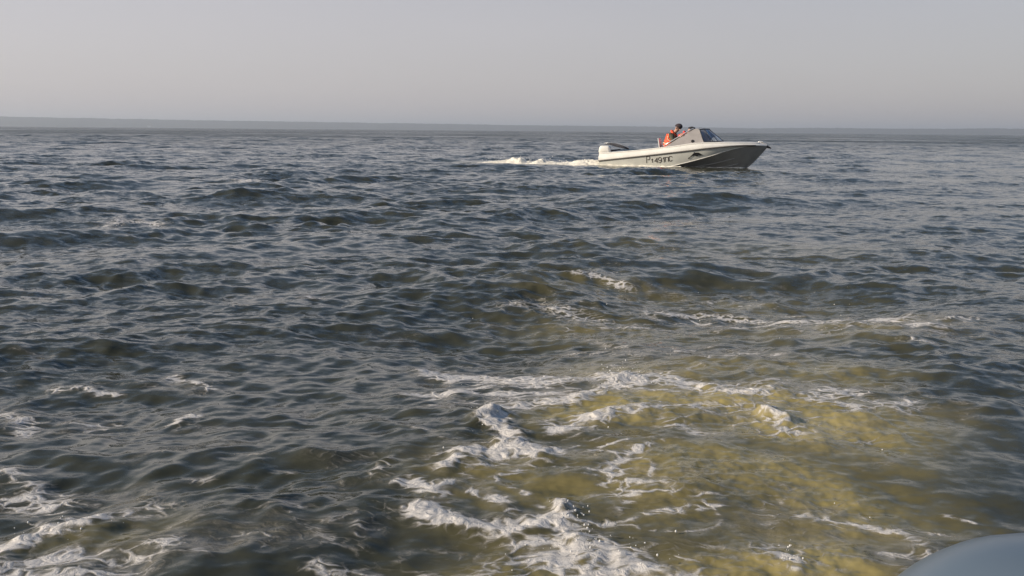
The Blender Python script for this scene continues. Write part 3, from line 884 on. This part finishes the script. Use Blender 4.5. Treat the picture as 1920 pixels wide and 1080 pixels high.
def person(root, J, m_coat, m_vest, m_hat, face_dir):
    V, E, Rd, idx = [], [], [], {}
    def add(k, p, r, par=None):
        idx[k] = len(V); V.append(tuple(p)); Rd.append(r)
        if par is not None: E.append((idx[par], idx[k]))
    add('pelvis', J['pelvis'], (.145, .125)); add('waist', J['waist'], (.135, .11), 'pelvis'); add('chest', J['chest'], (.155, .12), 'waist')
    add('neckbase', J['neckbase'], (.085, .075), 'chest'); add('neck', J['neck'], .052, 'neckbase')
    H = Vector(J['head']); fd = Vector(face_dir).normalized(); up = (H - Vector(J['neck'])).normalized()
    add('jaw', H - up * .055 + fd * .012, (.062, .062), 'neck'); add('skull', H + up * .035 - fd * .005, (.080, .080), 'jaw'); add('crown', H + up * .085, (.055, .055), 'skull')
    for s in ('r', 'l'):
        add('sh' + s, J['sh' + s], .070, 'chest'); add('el' + s, J['el' + s], .056, 'sh' + s); add('wr' + s, J['wr' + s], .031, 'el' + s)
        w = Vector(J['wr' + s]); h = Vector(J['ha' + s]); d = (h - w).normalized()
        add('pa' + s, h, (.040, .022), 'wr' + s)
        side = d.cross(Vector((0, 0, 1))).normalized(); dn = Vector((0, 0, -1))
        for q, off in enumerate((-.030, -.010, .010, .030)):
            ln = (.030, .036, .034, .026)[q]
            b1 = h + d * .035 + side * off; b2 = b1 + d * ln * .6 + dn * .020; b3 = b2 + dn * .024 - d * .012
            add(f'{s}f{q}a', b1, .010, 'pa' + s); add(f'{s}f{q}b', b2, .009, f'{s}f{q}a'); add(f'{s}f{q}c', b3, .008, f'{s}f{q}b')
        tb = h - d * .01 + side * .038 * (1 if s == 'l' else -1) + dn * .012
        add(f'{s}ta', tb, .011, 'pa' + s); add(f'{s}tb', tb + d * .03 + dn * .018, .009, f'{s}ta')
        add('hip' + s, J['hip' + s], .088, 'pelvis'); add('kn' + s, J['kn' + s], .064, 'hip' + s); add('an' + s, J['an' + s], .042, 'kn' + s)
        a = Vector(J['an' + s]); add('toe' + s, (a.x + .15, a.y, a.z - .035), (.045, .03), 'an' + s)
    body = skin_mesh('body', V, E, Rd)
    body.parent = root
    me = body.data
    me.materials.clear()
    for m in (m_coat, m_skin, m_trouser): me.materials.append(m)
    nk = Vector(J['neck'])
    for p in me.polygons:
        c = p.center
        if (c - H).length < .15 and (c - nk).dot(up) > -.01: p.material_index = 1
        elif any((c - Vector(J['wr' + s])).dot((Vector(J['ha' + s]) - Vector(J['wr' + s])).normalized()) > .012 and (c - Vector(J['ha' + s])).length < .14 for s in 'rl'): p.material_index = 1
        elif c.z < Vector(J['pelvis']).z + .03: p.material_index = 2
    side = up.cross(fd).normalized()
    bm = bmesh.new(); q = Matrix((side, fd, up)).transposed()
    ellipsoid(bm, H + fd * .088 - up * .015, (.013, .022, .024), 8, 6, q); link_bm('nose', bm, m_skin, root, True)
    for s in (-1, 1):
        bm = bmesh.new(); ellipsoid(bm, H + fd * .076 + up * .012 + side * s * .031, (.011, .008, .007), 8, 6, q); link_bm('eye', bm, m_blackcloth, root, True)
        bm = bmesh.new(); ellipsoid(bm, H + side * s * .084 - up * .005, (.012, .018, .030), 8, 6, q); link_bm('ear', bm, m_skin, root, True)
    bm = bmesh.new(); ellipsoid(bm, H + fd * .074 - up * .050, (.024, .010, .007), 8, 6, q); link_bm('mouth', bm, principled('lips', (.35, .13, .11), .5), root, True)
    # knitted hat
    bm = bmesh.new()
    vs = ellipsoid(bm, H + up * .050 - fd * .012, (.102, .108, .098), 20, 14, q)
    cut = [v for v in bm.verts if (v.co - H).dot(up) < .012 - .35 * (v.co - H).dot(fd) * -1 * .4]
    bmesh.ops.delete(bm, geom=cut, context='VERTS')
    hat = link_bm('knitted_hat', bm, m_hat, root, True)
    sm = hat.modifiers.new('thick', 'SOLIDIFY'); sm.thickness = .008
    # life vest
    P = {k: Vector(J[k]) for k in ('pelvis', 'waist', 'chest', 'neckbase', 'shr', 'shl', 'neck')}
    bk = (-fd); bk.z = 0; bk.normalize()
    vv = [P['waist'] + Vector((0, 0, -.03)), P['waist'].lerp(P['chest'], .55), P['chest'], P['chest'].lerp(P['neckbase'], .45)]
    vest = skin_mesh('life_vest', [tuple(v) for v in vv] + [tuple(P['chest'].lerp(P['shr'], .55) + Vector((0, 0, .025))), tuple(P['chest'].lerp(P['shl'], .55) + Vector((0, 0, .025)))],
                     [(0, 1), (1, 2), (2, 3), (2, 4), (2, 5)], [(.175, .165), (.19, .175), (.185, .165), (.13, .12), (.105, .10), (.105, .10)], 1)
    vest.data.materials.clear(); vest.data.materials.append(m_vest); vest.parent = root
    # padded collar
    bm = bmesh.new()
    ax = (P['neck'] - P['neckbase']).normalized(); u = ax.cross(Vector((0, 1, 0))).normalized(); v2 = ax.cross(u)
    ring = [P['neckbase'] + ax * .015 + u * .095 * math.cos(k * math.pi / 8) + v2 * .105 * math.sin(k * math.pi / 8) for k in range(17)]
    tube(bm, ring, .034, 8); link_bm('vest_collar', bm, m_vest, root, True)
    # pale tape round each armhole and a waist belt
    for s in ('r', 'l'):
        c = P['chest'].lerp(P['sh' + s], .80); ax = (P['sh' + s] - P['chest']).normalized()
        u = ax.cross(Vector((1, 0, 0))).normalized(); v2 = ax.cross(u)
        bm = bmesh.new(); tube(bm, [c + Vector((0, 0, -.03)) + u * .125 * math.cos(k * math.pi / 8) + v2 * .105 * math.sin(k * math.pi / 8) for k in range(17)], .010, 6)
        link_bm('vest_piping', bm, m_tape, root, True)
    c = P['waist'] + Vector((0, 0, .03)); ax = (P['chest'] - P['waist']).normalized(); u = ax.cross(Vector((0, 1, 0))).normalized(); v2 = ax.cross(u)
    bm = bmesh.new(); tube(bm, [c + u * .165 * math.cos(k * math.pi / 10) + v2 * .18 * math.sin(k * math.pi / 10) for k in range(21)], .012, 6); link_bm('vest_belt', bm, m_tape, root, True)

p1 = empty('person', (BOAT_X, BOAT_Y, 0.02), YAW)
p1.name = 'person'; tag(p1, 'person in orange life vest and dark knitted hat leaning forward behind the boat windscreen', 'person')
y = -.33
person(p1, dict(pelvis=(1.95, y, .44), waist=(1.96, y, .60), chest=(2.03, y, .80), neckbase=(2.10, y, .93), neck=(2.155, y, .985), head=(2.225, y - .01, 1.085),
    shr=(2.07, y - .17, .88), elr=(2.16, y - .235, .67), wrr=(2.33, y - .24, .82), har=(2.395, y - .235, .885),
    shl=(2.09, y + .17, .88), ell=(2.25, y + .20, .68), wrl=(2.44, y + .12, .74), hal=(2.51, y + .11, .755),
    hipr=(1.98, y - .10, .42), knr=(2.38, y - .12, .44), anr=(2.42, y - .12, .12), hipl=(1.98, y + .10, .42), knl=(2.38, y + .12, .44), anl=(2.44, y + .12, .12)),
    m_olive, m_orange, m_knit, (.80, -.42, -.30))
p2 = empty('person', (BOAT_X, BOAT_Y, 0), YAW)
tag(p2, 'person in red life vest and black cap, mostly hidden behind the windscreen side panel', 'person')
y = .31
person(p2, dict(pelvis=(2.12, y, .44), waist=(2.16, y, .60), chest=(2.25, y, .80), neckbase=(2.335, y, .925), neck=(2.385, y, .965), head=(2.465, y, 1.045),
    shr=(2.29, y - .17, .90), elr=(2.42, y - .21, .68), wrr=(2.58, y - .15, .76), har=(2.64, y - .13, .79),
    shl=(2.29, y + .17, .90), ell=(2.42, y + .21, .68), wrl=(2.58, y + .15, .76), hal=(2.64, y + .13, .79),
    hipr=(2.15, y - .10, .42), knr=(2.52, y - .12, .44), anr=(2.58, y - .12, .12), hipl=(2.15, y + .10, .42), knl=(2.52, y + .12, .44), anl=(2.60, y + .12, .12)),
    m_red, m_red, m_blackcloth, (.95, -.05, -.28))

# ------------------------------------------------------------------ foam thrown up by the motorboat
m_foam = principled('churned_foam', (.80, .76, .66), .7, var=.25, scale=9, bump=.5)
def boat_foam():
    nx, ny = 230, 46
    xs = np.linspace(-4.3, .25, nx); ys = np.linspace(-.62, .62, ny)
    GX, GY = np.meshgrid(xs, ys, indexing='ij'); x, y = GX.ravel().astype(np.float32), GY.ravel().astype(np.float32)
    prof = 1.65 * np.interp(x, [-4.3, -3.9, -3.6, -3.2, -2.95, -2.7, -2.5, -2.3, -2.05, -1.75, -1.4, -1.0, -.7, -.4, -.1, .25],
                     [0, .02, .05, .07, .13, .14, .06, .04, .11, .06, .05, .06, .11, .12, .08, .04])
    wid = np.interp(x, [-4.3, -3.5, -1.9, 0, .25], [.12, .25, .38, .42, .45]) * (1 + .35 * perlin(x * 2.2, x * 0 + 3))
    cross = np.exp(-(np.abs(y + .04 * x) / wid) ** 3)
    z = prof * cross * (.75 + .55 * fbm(x * 4, y * 5, 3)) + .045 * fbm(x * 9, y * 12, 4, .6) * cross - .05 * (1 - cross) - .012
    co = np.stack([x, y, z], -1)
    keep = np.array([c > .10 for c in cross]).reshape(nx, ny)
    faces = [(i * ny + j, (i + 1) * ny + j, (i + 1) * ny + j + 1, i * ny + j + 1) for i in range(nx - 1) for j in range(ny - 1) if keep[i, j] or keep[i + 1, j + 1]]
    o = link_mesh('wake_foam', co.tolist(), faces, m_foam, smooth=True)
    o.location = (BOAT_X, BOAT_Y, 0); o.rotation_euler = (0, 0, YAW)
    tag(o, kind='stuff')
    # thin curl of foam along the flank at the waterline
    bm = bmesh.new()
    rs = np.random.RandomState(3)
    for s in (-1, 1):
        pts = []; rd = []
        for x in np.arange(-.1, 2.5, .05):
            pts.append((x, s * (bc(max(0, x)) + .07 + .03 * rs.rand()), .005 + .012 * rs.rand())); rd.append(.022 + .022 * rs.rand() * (1 if x < 2 else .5))
        tube(bm, pts, rd, 7)
        pts = []; rd = []
        for x in np.arange(2.45, 4.15, .06):
            t_ = min(1.0, max(0.0, -zk(x) / (zc(x) - zk(x))))
            pts.append((x, s * (bc(x) * t_ + .03 + .03 * rs.rand()), -.004 + .012 * rs.rand())); rd.append(.010 + .022 * rs.rand() ** 2)
        tube(bm, pts, rd, 7)
    o = link_bm('hull_foam', bm, m_foam, None, True)
    o.location = (BOAT_X, BOAT_Y, 0); o.rotation_euler = (0, 0, YAW)
    tag(o, kind='stuff')
boat_foam()

# ------------------------------------------------------------------ spray drops over the breaking foam
def spray():
    m = bpy.data.materials.new('water_drops'); m.use_nodes = True
    b = m.node_tree.nodes['Principled BSDF']
    b.inputs['Base Color'].default_value = (.75, .74, .72, 1); b.inputs['Roughness'].default_value = .25; b.inputs['IOR'].default_value = 1.333
    rs = np.random.RandomState(9)
    base = bmesh.new(); bmesh.ops.create_icosphere(base, subdivisions=1, radius=1.0)
    bv = np.array([v.co[:] for v in base.verts]); bf = np.array([[v.index for v in f.verts] for f in base.faces]); base.free()
    V, Fc = [], []; nv = 0
    spots = [((915, 805), 26, .10, 90), ((1172, 722), 24, .12, 90), ((1460, 812), 12, .07, 50), ((1065, 985), 18, .08, 80), ((1480, 1066), 10, .06, 40), ((730, 890), 25, .05, 25),
             ((900, 872), 50, .05, 60), ((1090, 1030), 40, .06, 70), ((1400, 740), 200, .04, 90), ((1500, 600), 200, .04, 30), ((100, 1000), 60, .05, 50), ((1300, 830), 240, .04, 80), ((1150, 800), 60, .06, 50), ((1700, 665), 60, .05, 30), ((1150, 1060), 80, .05, 60)]
    for (px, py), sp, hh, n in spots:
        for _ in range(n):
            gx, gy = ground(px + rs.randn() * sp, min(1079, py + rs.randn() * sp * .35))
            z = .005 + abs(rs.randn()) * hh * .35
            r_ = .0007 + .0020 * rs.rand() ** 3
            r_ *= 1 + .08 * gy
            V.append(bv * r_ * [1, 1, rs.uniform(.8, 1.6)] + [gx, gy, z]); Fc.append(bf + nv); nv += len(bv)
    # drops behind the motorboat
    for _ in range(160):
        bx_ = -rs.rand() * 4.0; by_ = rs.randn() * .25
        z = .04 + abs(rs.randn()) * .06
        x = BOAT_X + bx_ * CB - by_ * SB; y = BOAT_Y + bx_ * SB + by_ * CB
        V.append(bv * rs.uniform(.006, .014) + [x, y, z]); Fc.append(bf + nv); nv += len(bv)
    o = link_mesh('spray_drops', np.concatenate(V).tolist(), np.concatenate(Fc).tolist(), m, smooth=True)
    tag(o, kind='stuff')
spray()

# ------------------------------------------------------------------ our own boat: the rounded end of its side tube
m_tube = principled('grey_blue_hull_fabric', (.105, .14, .18), .30, var=.04, scale=3, bump=.02)
m_seam = principled('seam_tape', (.16, .19, .22), .5)
def own_boat():
    d = ray(1975, 1402).normalized()
    c = Vector((0, 0, CAM_H)) + d * 1.02
    rad = 338 / F_PX * 1.02 * .93
    e = empty('inflatable_boat', (c.x, c.y, 0))
    tag(e, 'smooth grey blue rounded end of the boat tube in the bottom right corner', 'boat')
    ax = Vector((.10, -1, 0)).normalized()
    bm = bmesh.new()
    pts, rd = [], []
    for k in range(0, 13):
        th = math.pi / 2 * k / 12
        pts.append(Vector((0, 0, c.z)) - ax * (rad * 1.0 * math.cos(th)) ); rd.append(max(.002, rad * math.sin(th)))
    for s_ in (.3, .6, 1.0, 1.5, 2.2):
        pts.append(Vector((0, 0, c.z)) + ax * s_); rd.append(rad)
    tube(bm, pts, rd, 64)
    link_bm('side_tube', bm, m_tube, e, True)
    bm = bmesh.new()
    tube(bm, [Vector((0, 0, c.z)) + ax * s_ for s_ in (.30, .305, .335, .34)], [rad, rad + .003, rad + .003, rad], 64, cap=False)
    link_bm('seam', bm, m_seam, e, True)
own_boat()
